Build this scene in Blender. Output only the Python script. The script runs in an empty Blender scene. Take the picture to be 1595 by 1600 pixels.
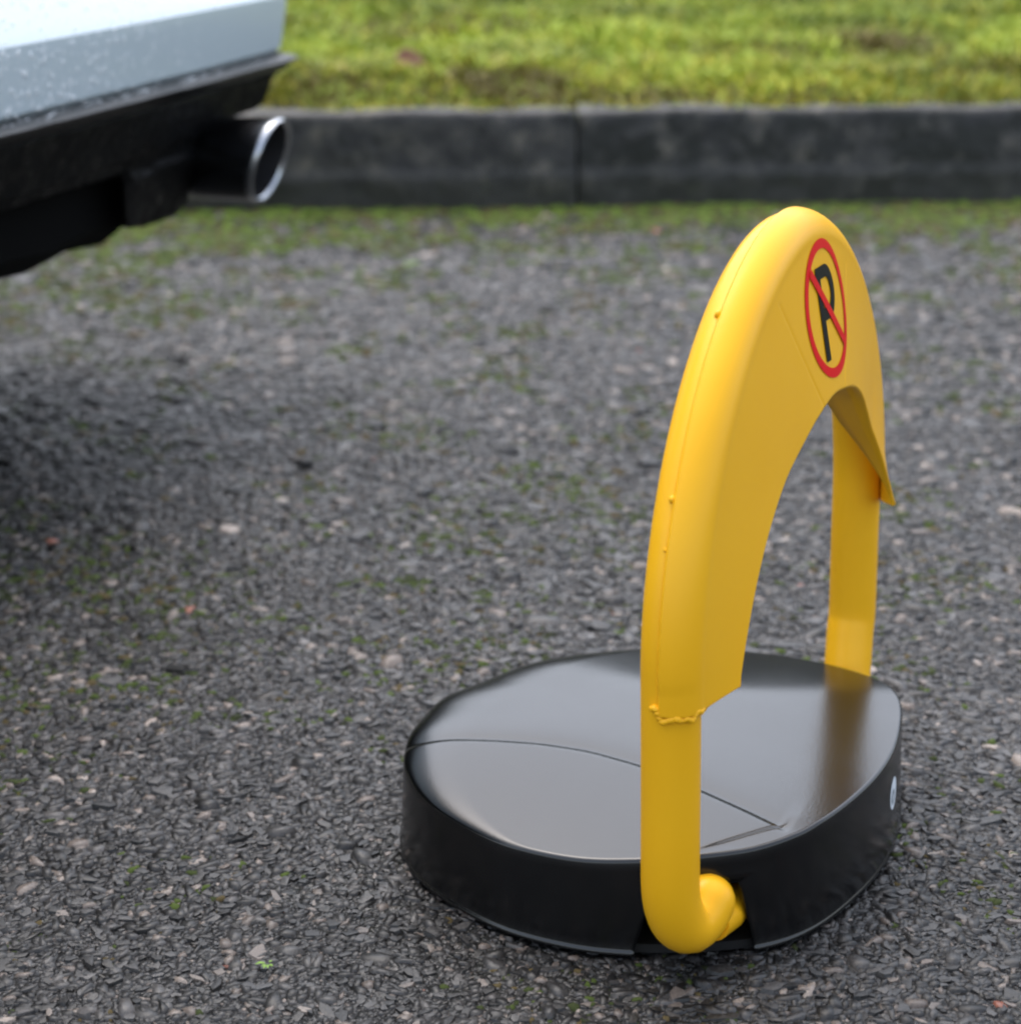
import bpy, bmesh, math, random
import numpy as np
from mathutils import Vector, Matrix, noise as mnoise

random.seed(7)
rng = np.random.default_rng(11)
R = math.radians
scene = bpy.context.scene

# ------------------------------------------------------------------ camera
cam_d = bpy.data.cameras.new("camera")
cam = bpy.data.objects.new("camera", cam_d)
scene.collection.objects.link(cam)
cam.location = (0, 0, 0.72)
cam.rotation_euler = (R(90 - 18), 0, 0)
cam_d.sensor_fit = 'HORIZONTAL'
cam_d.sensor_width = 24.54
cam_d.lens = 50.0
cam_d.clip_start = 0.05
cam_d.clip_end = 3000
cam_d.dof.use_dof = True
cam_d.dof.focus_distance = 1.42
cam_d.dof.aperture_fstop = 4.0
cam_d.dof.aperture_blades = 7
scene.camera = cam

# ------------------------------------------------------------------ sky, sun, exposure
SUN_EL, SUN_AZ = R(66), R(335)      # azimuth clockwise from +Y
world = bpy.data.worlds.new("World")
scene.world = world
world.use_nodes = True
wn = world.node_tree
wn.nodes.clear()
sky = wn.nodes.new('ShaderNodeTexSky')
sky.sky_type = 'NISHITA'
sky.sun_disc = False
sky.sun_elevation = SUN_EL
sky.sun_rotation = SUN_AZ
sky.air_density = 1.0
sky.dust_density = 3.0
sky.ozone_density = 1.0
hs = wn.nodes.new('ShaderNodeHueSaturation')
hs.inputs['Saturation'].default_value = 0.58
bg = wn.nodes.new('ShaderNodeBackground')
bg.inputs['Strength'].default_value = 0.15
wo = wn.nodes.new('ShaderNodeOutputWorld')
wn.links.new(sky.outputs[0], hs.inputs['Color'])
wn.links.new(hs.outputs[0], bg.inputs['Color'])
wn.links.new(bg.outputs[0], wo.inputs[0])

sun_d = bpy.data.lights.new("sun", 'SUN')
sun_d.energy = 0.5
sun_d.angle = R(110)
sun_d.color = (1.0, 0.985, 0.955)
sun = bpy.data.objects.new("sun", sun_d)
scene.collection.objects.link(sun)
to_sun = Vector((math.sin(SUN_AZ) * math.cos(SUN_EL), math.cos(SUN_AZ) * math.cos(SUN_EL), math.sin(SUN_EL)))
sun.rotation_euler = to_sun.to_track_quat('Z', 'Y').to_euler()
sun.location = to_sun * 20

scene.view_settings.view_transform = 'Standard'
scene.view_settings.look = 'None'
scene.view_settings.exposure = 1.5
scene.view_settings.gamma = 1.0
scene.view_settings.use_curve_mapping = False
scene.render.filter_size = 2.1
scene.cycles.pixel_filter_type = 'BLACKMAN_HARRIS'
scene.cycles.filter_width = 2.2
scene.render.resolution_x = 1020
scene.render.resolution_y = 1024

# ------------------------------------------------------------------ helpers
def mat(name, color=(.5, .5, .5), rough=.5, metal=0.0, spec=.5, coat=0.0, coat_rough=.05):
    m = bpy.data.materials.new(name)
    m.use_nodes = True
    b = m.node_tree.nodes['Principled BSDF']
    b.inputs['Base Color'].default_value = (*color, 1)
    b.inputs['Roughness'].default_value = rough
    b.inputs['Metallic'].default_value = metal
    b.inputs['Specular IOR Level'].default_value = spec
    b.inputs['Coat Weight'].default_value = coat
    b.inputs['Coat Roughness'].default_value = coat_rough
    return m

def nd(m, typ, **kw):
    n = m.node_tree.nodes.new(typ)
    for k, v in kw.items():
        setattr(n, k, v)
    return n

def lk(m, a, b):
    m.node_tree.links.new(a, b)

def bsdf(m):
    return m.node_tree.nodes['Principled BSDF']

def objcoord(m):
    return nd(m, 'ShaderNodeTexCoord').outputs['Object']

def noise_node(m, co, scale, detail=3, rough=.55):
    n = nd(m, 'ShaderNodeTexNoise')
    n.inputs['Scale'].default_value = scale
    n.inputs['Detail'].default_value = detail
    n.inputs['Roughness'].default_value = rough
    lk(m, co, n.inputs['Vector'])
    return n

def ramp(m, fac, stops):
    r = nd(m, 'ShaderNodeValToRGB')
    els = r.color_ramp.elements
    while len(els) < len(stops):
        els.new(0.5)
    for e, (p, c) in zip(els, stops):
        e.position = p
        e.color = (*c, 1) if len(c) == 3 else c
    lk(m, fac, r.inputs[0])
    return r

def mixc(m, fac, a, b, mode='MIX'):
    n = nd(m, 'ShaderNodeMix', data_type='RGBA', blend_type=mode)
    for sock, v in ((n.inputs[0], fac), (n.inputs[6], a), (n.inputs[7], b)):
        if hasattr(v, 'is_output'):
            lk(m, v, sock)
        elif isinstance(v, (int, float)):
            sock.default_value = v
        else:
            sock.default_value = (*v, 1)
    return n.outputs[2]

def bump(m, h, strength, dist, prev=None):
    b = nd(m, 'ShaderNodeBump')
    b.inputs['Strength'].default_value = strength
    b.inputs['Distance'].default_value = dist
    lk(m, h, b.inputs['Height'])
    if prev:
        lk(m, prev, b.inputs['Normal'])
    return b.outputs[0]

def mesh_obj(name, verts, faces, material, parent=None, smooth=True, sharp=40, cols=None):
    me = bpy.data.meshes.new(name)
    if isinstance(verts, np.ndarray) and isinstance(faces, np.ndarray):
        n, k = faces.shape
        me.vertices.add(len(verts))
        me.vertices.foreach_set('co', verts.astype(np.float32).ravel())
        me.loops.add(n * k)
        me.loops.foreach_set('vertex_index', faces.astype(np.int32).ravel())
        me.polygons.add(n)
        me.polygons.foreach_set('loop_start', np.arange(0, n * k, k, dtype=np.int32))
        me.update(calc_edges=True)
    else:
        me.from_pydata([tuple(v) for v in verts], [], [tuple(f) for f in faces])
        me.update()
    me.validate()
    if cols is not None:
        at = me.color_attributes.new('Col', 'FLOAT_COLOR', 'POINT')
        c = np.ones((len(me.vertices), 4), np.float32)
        c[:, :3] = cols
        at.data.foreach_set('color', c.ravel())
    me.polygons.foreach_set('use_smooth', [bool(smooth)] * len(me.polygons))
    if smooth and sharp and len(me.polygons) < 200000:
        me.set_sharp_from_angle(angle=R(sharp))
    ob = bpy.data.objects.new(name, me)
    scene.collection.objects.link(ob)
    me.materials.append(material)
    if parent:
        ob.parent = parent
    return ob

def tag(o, label=None, cat=None, group=None, kind=None):
    if label: o['label'] = label
    if cat: o['category'] = cat
    if group: o['group'] = group
    if kind: o['kind'] = kind
    return o

def empty(name, loc, rz=0):
    o = bpy.data.objects.new(name, None)
    o.empty_display_size = .05
    scene.collection.objects.link(o)
    o.location = loc
    o.rotation_euler = (0, 0, rz)
    return o

def grid_faces(nu, nv, closed_u=False):
    """vertex index = i*nv + j"""
    f = []
    for i in range(nu if closed_u else nu - 1):
        a, b = i * nv, ((i + 1) % nu) * nv
        for j in range(nv - 1):
            f.append((a + j, b + j, b + j + 1, a + j + 1))
    return f

def tube(path, rad, seg=28, cap0=True, cap1=True):
    """sweep; path list of Vectors, rad scalar or list. returns verts, faces"""
    P = [Vector(p) for p in path]
    n = len(P)
    rad = rad if hasattr(rad, '__len__') else [rad] * n
    T = [(P[min(i + 1, n - 1)] - P[max(i - 1, 0)]).normalized() for i in range(n)]
    up = Vector((0, 1, 0)) if abs(T[0].y) < .9 else Vector((1, 0, 0))
    N = (up - T[0] * up.dot(T[0])).normalized()
    V, F = [], []
    for i in range(n):
        if i:
            q = T[i - 1].rotation_difference(T[i])
            N = (q @ N)
            N = (N - T[i] * N.dot(T[i])).normalized()
        B = T[i].cross(N)
        for k in range(seg):
            a = 2 * math.pi * k / seg
            V.append(P[i] + (N * math.cos(a) + B * math.sin(a)) * rad[i])
    for i in range(n - 1):
        for k in range(seg):
            F.append((i * seg + k, i * seg + (k + 1) % seg, (i + 1) * seg + (k + 1) % seg, (i + 1) * seg + k))
    if cap0: F.append(tuple(range(seg))[::-1])
    if cap1: F.append(tuple((n - 1) * seg + k for k in range(seg)))
    return V, F

def catmull(pts, per=10, closed=False):
    pts = [np.array(p, float) for p in pts]
    n = len(pts)
    out = []
    rngi = range(n if closed else n - 1)
    for i in rngi:
        if closed:
            p0, p1, p2, p3 = pts[i - 1], pts[i], pts[(i + 1) % n], pts[(i + 2) % n]
        else:
            p1, p2 = pts[i], pts[i + 1]
            p0 = pts[i - 1] if i else 2 * p1 - p2
            p3 = pts[i + 2] if i + 2 < n else 2 * p2 - p1
        for k in range(per):
            t = k / per
            out.append(.5 * ((2 * p1) + (p2 - p0) * t + (2 * p0 - 5 * p1 + 4 * p2 - p3) * t * t + (3 * p1 - p0 - 3 * p2 + p3) * t ** 3))
    if not closed:
        out.append(pts[-1])
    return np.array(out)

def vnoise(x, y, s, seed=0):
    """smooth 2-D value noise in numpy"""
    g = np.random.default_rng(seed).random((256, 256))
    X, Y = x * s + 1000, y * s + 1000
    xi, yi = np.floor(X).astype(int), np.floor(Y).astype(int)
    fx, fy = X - xi, Y - yi
    fx, fy = fx * fx * (3 - 2 * fx), fy * fy * (3 - 2 * fy)
    a = g[xi % 256, yi % 256]; b = g[(xi + 1) % 256, yi % 256]
    c = g[xi % 256, (yi + 1) % 256]; d = g[(xi + 1) % 256, (yi + 1) % 256]
    return (a * (1 - fx) + b * fx) * (1 - fy) + (c * (1 - fx) + d * fx) * fy

# ------------------------------------------------------------------ materials
# asphalt base sheet
m_asph = mat('wet_asphalt', rough=.3)
co = objcoord(m_asph)
v1 = nd(m_asph, 'ShaderNodeTexVoronoi'); v1.inputs['Scale'].default_value = 170; lk(m_asph, co, v1.inputs['Vector'])
v2 = nd(m_asph, 'ShaderNodeTexVoronoi'); v2.inputs['Scale'].default_value = 420; lk(m_asph, co, v2.inputs['Vector'])
cr = ramp(m_asph, v1.outputs['Color'], [(0, (.010, .010, .010)), (.5, (.024, .024, .024)), (.8, (.06, .057, .055)), (1, (.16, .14, .125))])
dk = ramp(m_asph, v1.outputs['Distance'], [(.25, (1, 1, 1)), (.75, (.25, .25, .25))])
c1 = mixc(m_asph, 1.0, cr.outputs[0], dk.outputs[0], 'MULTIPLY')
big = noise_node(m_asph, co, 1.3, 4)
c2 = mixc(m_asph, ramp(m_asph, big.outputs[0], [(.5, (0, 0, 0)), (.8, (.35, .35, .35))]).outputs[0], c1, (.03, .036, .012))
lk(m_asph, c2, bsdf(m_asph).inputs['Base Color'])
inv = nd(m_asph, 'ShaderNodeMath', operation='SUBTRACT'); inv.inputs[0].default_value = 1; lk(m_asph, v1.outputs['Distance'], inv.inputs[1])
inv2 = nd(m_asph, 'ShaderNodeMath', operation='SUBTRACT'); inv2.inputs[0].default_value = 1; lk(m_asph, v2.outputs['Distance'], inv2.inputs[1])
b1 = bump(m_asph, inv.outputs[0], .9, .004)
b2 = bump(m_asph, inv2.outputs[0], .5, .0015, b1)
lk(m_asph, b2, bsdf(m_asph).inputs['Normal'])

# vertex coloured, for chips / moss / grass
def vcol_mat(name, rough, spec=.5, trans=0.0, bumpscale=0, bumpd=.0004, coat=0):
    m = mat(name, rough=rough, spec=spec, coat=coat, coat_rough=.15)
    a = nd(m, 'ShaderNodeVertexColor'); a.layer_name = 'Col'
    col = a.outputs[0]
    if bumpscale:
        n = noise_node(m, objcoord(m), bumpscale, 3)
        col = mixc(m, .6, col, ramp(m, n.outputs[0], [(.3, (.35, .35, .35)), (.7, (1.4, 1.35, 1.3))]).outputs[0], 'MULTIPLY')
        lk(m, bump(m, n.outputs[0], .6, bumpd), bsdf(m).inputs['Normal'])
    lk(m, col, bsdf(m).inputs['Base Color'])
    if trans:
        bsdf(m).inputs['Subsurface Weight'].default_value = trans
        bsdf(m).inputs['Subsurface Radius'].default_value = (.3, .5, .1)
        bsdf(m).inputs['Subsurface Scale'].default_value = .01
    return m
m_chip = vcol_mat('stone_chips', .38, .42, bumpscale=700, bumpd=.0006)
m_moss = vcol_mat('moss', .85, .2)
m_grass = vcol_mat('grass_blade', .6, .25)
m_leafv = vcol_mat('hedge_leaf', .6, .3)

m_soil = mat('mossy_soil', rough=.9, spec=.2)
co = objcoord(m_soil)
n1 = noise_node(m_soil, co, 3.5, 5); n2 = noise_node(m_soil, co, 60, 3)
rc = ramp(m_soil, n1.outputs[0], [(.3, (.075, .06, .018)), (.45, (.13, .15, .02)), (.6, (.20, .27, .035)), (.8, (.28, .36, .05))])
lk(m_soil, mixc(m_soil, .7, rc.outputs[0], ramp(m_soil, n2.outputs[0], [(.3, (.45, .45, .4)), (.7, (1.2, 1.2, 1.1))]).outputs[0], 'MULTIPLY'), bsdf(m_soil).inputs['Base Color'])
lk(m_soil, bump(m_soil, n2.outputs[0], 1, .02), bsdf(m_soil).inputs['Normal'])

def kerb_mat(name, moss, seed, k=1.0):
    m = mat(name, rough=.55)
    co = objcoord(m)
    mp = nd(m, 'ShaderNodeMapping'); mp.inputs['Location'].default_value = (seed, seed * 2, 0); lk(m, co, mp.inputs['Vector'])
    n1 = noise_node(m, mp.outputs[0], 15, 6, .68); n2 = noise_node(m, mp.outputs[0], 90, 3); n3 = noise_node(m, mp.outputs[0], 16, 5, .65)
    base = ramp(m, n1.outputs[0], [(.38, (.010 * k, .010 * k, .010 * k)), (.48, (.028 * k, .0265 * k, .024 * k)), (.56, (.048 * k, .045 * k, .039 * k)), (.68, (.13 * k, .115 * k, .09 * k))])
    g = ramp(m, n3.outputs[0], [(moss, (0, 0, 0)), (moss + .05, (1, 1, 1))])
    c = mixc(m, g.outputs[0], base.outputs[0], (.004, .005, .002))
    n4 = noise_node(m, mp.outputs[0], 22, 4, .6)
    gl = ramp(m, n4.outputs[0], [(.6, (0, 0, 0)), (.72, (.65, .65, .65))])
    # patches of damp green growth low down, then evenly darker towards the foot
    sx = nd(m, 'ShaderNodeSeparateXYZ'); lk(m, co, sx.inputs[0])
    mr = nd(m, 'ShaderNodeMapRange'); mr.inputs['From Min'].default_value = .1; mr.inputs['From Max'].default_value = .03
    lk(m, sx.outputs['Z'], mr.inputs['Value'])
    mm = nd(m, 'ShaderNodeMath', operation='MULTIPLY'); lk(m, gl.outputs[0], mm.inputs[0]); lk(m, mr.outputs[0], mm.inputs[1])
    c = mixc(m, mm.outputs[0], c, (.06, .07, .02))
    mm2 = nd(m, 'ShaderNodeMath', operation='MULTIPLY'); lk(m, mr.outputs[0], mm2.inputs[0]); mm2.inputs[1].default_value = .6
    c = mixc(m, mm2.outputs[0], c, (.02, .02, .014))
    lk(m, c, bsdf(m).inputs['Base Color'])
    lk(m, bump(m, n2.outputs[0], .7, .004, bump(m, n1.outputs[0], .5, .01)), bsdf(m).inputs['Normal'])
    return m
m_kerb_a = kerb_mat('damp_kerb_concrete', .58, 3.1, .95)
m_kerb_b = kerb_mat('mossy_kerb_concrete', .475, 8.7, .95)

# yellow powder coat
m_yel = mat('yellow_powder_coat', (.80, .42, .015), .33, spec=.26, coat=0)
co = objcoord(m_yel)
ny = noise_node(m_yel, co, 9, 3)
lk(m_yel, ramp(m_yel, ny.outputs[0], [(.3, (.87, .435, .009)), (.7, (.90, .465, .013))]).outputs[0], bsdf(m_yel).inputs['Base Color'])
ny2 = noise_node(m_yel, co, 260, 2)
lk(m_yel, bump(m_yel, ny2.outputs[0], .12, .0006), bsdf(m_yel).inputs['Normal'])
ny3 = noise_node(m_yel, co, 30, 3)
rr = nd(m_yel, 'ShaderNodeMapRange'); rr.inputs['To Min'].default_value = .30; rr.inputs['To Max'].default_value = .42
lk(m_yel, ny3.outputs[0], rr.inputs['Value']); lk(m_yel, rr.outputs[0], bsdf(m_yel).inputs['Roughness'])

m_blk = mat('satin_black_shell', (.0014, .0015, .0018), .22, spec=.66, coat=0)
co = objcoord(m_blk)
nb = noise_node(m_blk, co, 420, 2); nb2 = noise_node(m_blk, co, 14, 4)
lk(m_blk, bump(m_blk, nb.outputs[0], .10, .0005), bsdf(m_blk).inputs['Normal'])
rr = nd(m_blk, 'ShaderNodeMapRange'); rr.inputs['To Min'].default_value = .17; rr.inputs['To Max'].default_value = .25
lk(m_blk, nb2.outputs[0], rr.inputs['Value']); lk(m_blk, rr.outputs[0], bsdf(m_blk).inputs['Roughness'])
m_steel_blk = mat('black_steel', (.012, .012, .012), .4)
m_red = mat('sticker_red', (.72, .008, .010), .45, spec=.12)
m_pblk = mat('sticker_black', (.006, .006, .005), .45, spec=.12)
m_wst = mat('white_sticker', (.62, .66, .69), .7, spec=.1)
m_gst = mat('grey_sticker_print', (.30, .33, .35), .7, spec=.1)

m_paint = mat('white_car_paint', (.50, .58, .62), .32, spec=.35, coat=.35, coat_rough=.06)
m_trim = mat('black_textured_trim', (.012, .012, .013), .55, spec=.10)
lk(m_trim, ramp(m_trim, noise_node(m_trim, objcoord(m_trim), 38, 4, .7).outputs[0], [(.45, (.6, .6, .6)), (.66, (.2, .2, .2))]).outputs[0], bsdf(m_trim).inputs['Roughness'])
co = objcoord(m_trim)
nt = noise_node(m_trim, co, 90, 4, .7)
lk(m_trim, bump(m_trim, nt.outputs[0], .6, .004), bsdf(m_trim).inputs['Normal'])
nt2 = noise_node(m_trim, co, 25, 4, .7)
lk(m_trim, ramp(m_trim, nt2.outputs[0], [(.4, (.0010, .0010, .0011)), (.75, (.004, .0039, .0042))]).outputs[0], bsdf(m_trim).inputs['Base Color'])
m_lip = mat('wet_black_lip', (.004, .004, .0045), .28, spec=.6)
co = objcoord(m_lip)
nl = noise_node(m_lip, co, 130, 4, .7)
lk(m_lip, bump(m_lip, nl.outputs[0], .7, .003), bsdf(m_lip).inputs['Normal'])
m_under = mat('dark_underbody', (.002, .002, .002), .9, spec=.1)
m_chrome = mat('chrome', (.50, .52, .55), .2, metal=1.0)
m_tip = mat('dark_polished_steel', (.10, .105, .115), .22, metal=1.0)
m_soot = mat('sooty_metal', (.045, .045, .048), .5, metal=.6)
m_tyre = mat('tyre_rubber', (.015, .015, .015), .75)
m_rim = mat('alloy_rim', (.4, .41, .42), .3, metal=1.0)
m_glass = mat('dark_car_glass', (.01, .012, .014), .05, spec=.7)
m_drop = mat('water_drop', (.92, .95, .97), .05, spec=1.0)
bsdf(m_drop).inputs['Transmission Weight'].default_value = .0
bsdf(m_drop).inputs['IOR'].default_value = 1.33
m_bark = mat('bark', (.09, .07, .05), .9)
m_dead = mat('dead_leaf', (.16, .06, .03), .6)
m_rust = mat('orange_leaf', (.30, .09, .04), .6)
m_weed = mat('weed_green', (.13, .24, .02), .6)
m_stone = mat('dark_pebble', (.012, .011, .010), .6)

# ------------------------------------------------------------------ ground and road
KS = 0.075                                    # kerb line slope
def kerb_y(x): return 4.235 + KS * (x - .135)
kang = math.atan(KS)

gx = np.concatenate([np.linspace(-900, -12, 12), np.linspace(-10, 10, 60), np.linspace(12, 900, 12)])
gy = np.concatenate([np.linspace(-900, -6, 12), np.linspace(-4, 14, 60), np.linspace(16, 900, 12)])
GX, GY = np.meshgrid(gx, gy, indexing='ij')
V = np.stack([GX, GY, np.full_like(GX, -.012)], -1).reshape(-1, 3)
mg = mat('wider_ground', (.05, .07, .02), .9)
tag(mesh_obj('ground', V, np.array(grid_faces(len(gx), len(gy))), mg), kind='structure')

rx = np.linspace(-9, 9, 181); ry = np.linspace(-7, 0, 200)
V = []
for x in rx:
    for t in np.linspace(0, 1, 220):
        y = -7 + t * (kerb_y(x) + .02 + 7)
        V.append((x, y, 0.0))
V = np.array(V)
V[:, 2] = (vnoise(V[:, 0], V[:, 1], 2.0, 3) - .5) * .006 - .003
def road_z(x, y): return (vnoise(x, y, 2.0, 3) - .5) * .006 - .003
tag(mesh_obj('road', V, np.array(grid_faces(181, 220)), m_asph), 'worn wet asphalt with small stones showing', kind='structure')

# barrier frame: s along hoop plane (away from camera), n to its right
AX, AY, BANG = .1046, 1.2110, R(24.07)
U = Vector((math.sin(BANG), math.cos(BANG), 0)); NN = Vector((math.cos(BANG), -math.sin(BANG), 0))
SC, NC = .221, -.092
def barrier_w(s, n): return Vector((AX, AY, 0)) + U * s + NN * n

# ---- stone chips pressed into the asphalt
def chips(num, ymin, ymax, rmin, rmax, seed, dens_pow=2.0):
    g = np.random.default_rng(seed)
    t = g.random(num)
    # density ~ y^-dens_pow per area with width ~ y
    y = ymin * (ymax / ymin) ** t if dens_pow == 2 else (ymin ** (2 - dens_pow) + t * (ymax ** (2 - dens_pow) - ymin ** (2 - dens_pow))) ** (1 / (2 - dens_pow))
    wide = g.random(num) < .32
    x = np.where(wide, (g.random(num) + g.random(num) - 1) * (y * .75 + 1.5), (g.random(num) - .5) * (y * .60 + .35))
    return x, y

def chip_mesh(name, x, y, rad, hgt, cols, material, seed, elong=1.6, k=6, smooth=False, zoff=0.0):
    g = np.random.default_rng(seed)
    n = len(x)
    ang = np.linspace(0, 2 * np.pi, k, endpoint=False)[None, :] + (g.random((n, k)) - .5) * .8
    rr_ = rad[:, None] * (.55 + .9 * g.random((n, k)))
    el = 1 + (elong - 1) * g.random(n)
    rot = g.random(n) * np.pi * 2
    px = rr_ * np.cos(ang) * el[:, None]; py = rr_ * np.sin(ang) / el[:, None] ** .5
    c, s_ = np.cos(rot)[:, None], np.sin(rot)[:, None]
    bx, by = px * c - py * s_, px * s_ + py * c
    tx, ty = bx * .72, by * .72
    tilt = (g.random((n, 2)) - .5) * .30
    z0 = road_z(x, y) + zoff
    base = np.stack([x[:, None] + bx, y[:, None] + by, np.broadcast_to((z0 - .0015)[:, None], bx.shape)], -1)
    top = np.stack([x[:, None] + tx, y[:, None] + ty, (z0 + hgt)[:, None] + tx * tilt[:, :1] + ty * tilt[:, 1:]], -1)
    mid = np.stack([x, y, z0 + hgt * 1.12], -1)[:, None, :]
    V = np.concatenate([base, top, mid], 1)
    per = 2 * k + 1
    f = []
    for i in range(k):
        j = (i + 1) % k
        f += [(i, j, k + j), (i, k + j, k + i), (k + i, k + j, 2 * k)]
    F = (np.array(f)[None] + (np.arange(n) * per)[:, None, None]).reshape(-1, 3)
    C_ = np.repeat(cols, per, axis=0)
    o_ = mesh_obj(name, V.reshape(-1, 3), F, material, smooth=smooth, sharp=None, cols=C_)
    if smooth == 0.5:
        fl_ = np.repeat(g.random(n) < .7, 3 * k)
        o_.data.polygons.foreach_set('use_smooth', fl_[:len(o_.data.polygons)])
    return o_

N = 285000
x, y = chips(N, .74, 4.3, 0, 0, 5)
keep = (y < kerb_y(x) - .004)
x, y = x[keep], y[keep]
n = len(x)
g = np.random.default_rng(21)
rad = (.0014 + .0046 * g.random(n) ** 2.5) * (y / 1.3) ** .65
big_i = g.random(n) < .03
rad[big_i] *= 1.7
hgt = rad * (.08 + .40 * g.random(n))
pal = np.array([[.016, .0152, .0145], [.029, .0280, .027], [.048, .0465, .0455], [.073, .071, .070], [.11, .104, .10], [.17, .14, .12], [.25, .21, .18], [.26, .09, .055]])
pi = g.choice(len(pal), n, p=[.26, .26, .21, .138, .075, .041, .0155, .0005])
cols = pal[pi] * (.75 + .5 * g.random(n))[:, None] * (.36 + .34 * vnoise(x, y, 2.4, 71) + .14 * vnoise(x, y, 14, 72))[:, None]
pale = pi >= 5
cols[pale] *= 1.4
o = chip_mesh('asphalt_stone_chips', x, y, rad, hgt, cols, m_chip, 33, smooth=.5, elong=1.8)
tag(o, 'small grey and pinkish stone chips bedded in the wet asphalt', 'stone chips', kind='stuff')

# ---- moss between the stones, thick along the kerb foot
N = 230000
x, y = chips(N, .80, 4.3, 0, 0, 8, 1.0)
dk_ = kerb_y(x) - y
den = vnoise(x, y, 9, 4) * .6 + vnoise(x, y, 30, 5) * .4
lowf = vnoise(x, y, 1.6, 6)
near = np.exp(-np.clip(dk_, 0, 9) / (.30 + .5 * vnoise(x, y, 1.1, 61)))
prob = np.clip((den - .47 + .3 * (lowf - .4)) * 1.5, 0, 1) * (.30 + .95 * np.exp(-dk_ / .9)) + np.clip((den - .60 + near * .6) * 1.8, 0, 1) * near
keep = (np.random.default_rng(2).random(N) < prob) & (dk_ > .004)
x, y, near = x[keep], y[keep], near[keep]
n = len(x); g = np.random.default_rng(22)
rad = (.0022 + .0035 * g.random(n)) * (y / 1.6) ** .9
hgt = rad * (.15 + .3 * g.random(n)) + near * .003
ga = np.array([.020, .025, .008]); gb = np.array([.13, .20, .025]); gc = np.array([.10, .075, .03])
tmix = g.random(n)[:, None] * (.3 + .7 * near[:, None])
cols = ga * (1 - tmix) + gb * tmix
br = (g.random(n) < .22)
cols[br] = gc * .7
o = chip_mesh('moss_cover', x, y, rad, hgt, cols, m_moss, 34, smooth=True)
tag(o, 'green and brown moss growing between the stones and along the kerb foot', 'moss', kind='stuff')

# ------------------------------------------------------------------ kerb stones
kprof = [(0, -.05), (0, .0), (.001, .066), (.006, .074), (.016, .180), (.020, .188), (.028, .192), (.07, .192), (.15, .192), (.15, -.05)]
def kerb_stone(x0, x1, material, seed):
    cy0 = kerb_y((x0 + x1) / 2)
    L_ = (x1 - x0) / math.cos(kang)
    V, F = [], []
    nseg = 90
    prof = []
    for (a, b) in zip(kprof[:-1], kprof[1:]):
        m_ = max(1, int(math.dist(a, b) / .012))
        for q in range(m_): prof.append((a[0] + (b[0] - a[0]) * q / m_, a[1] + (b[1] - a[1]) * q / m_))
    prof.append(kprof[-1])
    for i in range(nseg + 1):
        t = i / nseg
        lx = (t - .5) * L_
        e = min(t, 1 - t) * L_
        pinch = .004 * max(0, 1 - e / .007)
        for (py_, pz) in prof:
            d = (mnoise.noise(Vector((lx * 9 + seed, py_ * 12, pz * 12))) * .004 + mnoise.noise(Vector((lx * 45 + seed, py_ * 40, pz * 40))) * .0018)
            V.append((lx, py_ + pinch - d, pz - pinch * .6 + (d if pz > .15 else 0)))
    F = grid_faces(nseg + 1, len(prof))
    F.append(tuple(range(len(prof))))
    F.append(tuple(nseg * len(prof) + k for k in range(len(prof)))[::-1])
    o = mesh_obj('kerb_stone', V, F, material, sharp=50)
    o.location = ((x0 + x1) / 2, cy0, 0)
    o.rotation_euler = (0, 0, kang)
    return o
gk = 'kerb stones along the lawn'
JX, KL = .137, .93
tag(kerb_stone(JX - KL, JX - .0025, m_kerb_a, 1), 'grey concrete kerb stone behind the exhaust, left of the joint', 'kerb stone', gk)
tag(kerb_stone(JX + .0025, JX + KL + .2, m_kerb_b, 5), 'dark moss patched concrete kerb stone right of the joint, behind the yellow hoop', 'kerb stone', gk)
for i, (a, b) in enumerate([(JX - 2 * KL, JX - KL - .012), (JX - 3 * KL, JX - 2 * KL - .012), (JX + KL + .212, JX + 2 * KL), (JX + 2 * KL + .012, JX + 3 * KL)]):
    tag(kerb_stone(a, b, m_kerb_a, 11 + i * 3), (['concrete kerb stone directly behind the car', 'concrete kerb stone beyond the far side of the car', 'concrete kerb stone next after the mossy one', 'concrete kerb stone two along from the mossy one'][i]), 'kerb stone', gk)

# ------------------------------------------------------------------ lawn
def lawn_z(x, y):
    d = y - kerb_y(x)
    b = .186 + (vnoise(x, y, 3, 9) - .5) * .05 + (vnoise(x, y, 9, 10) - .5) * .03 + (vnoise(x, y, 30, 12) - .5) * .012
    edge = np.clip((d - .045) / .12, 0, 1)
    return .176 + (b - .176 + .012) * edge + .015 * edge
lx_ = np.linspace(-14, 14, 561)
V = []
ds = np.concatenate([np.linspace(.05, 3.2, 150), np.linspace(3.3, 14, 50)])
LX, LD = np.meshgrid(lx_, ds, indexing='ij')
LY = kerb_y(LX) + LD + (vnoise(LX, LX * 0, 14, 14) - .45) * .03 * np.exp(-(LD - .05) * 10)
LZ = lawn_z(LX, LY)
tag(mesh_obj('lawn', np.stack([LX, LY, LZ], -1).reshape(-1, 3), np.array(grid_faces(len(lx_), len(ds))), m_soil), kind='structure')

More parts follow.
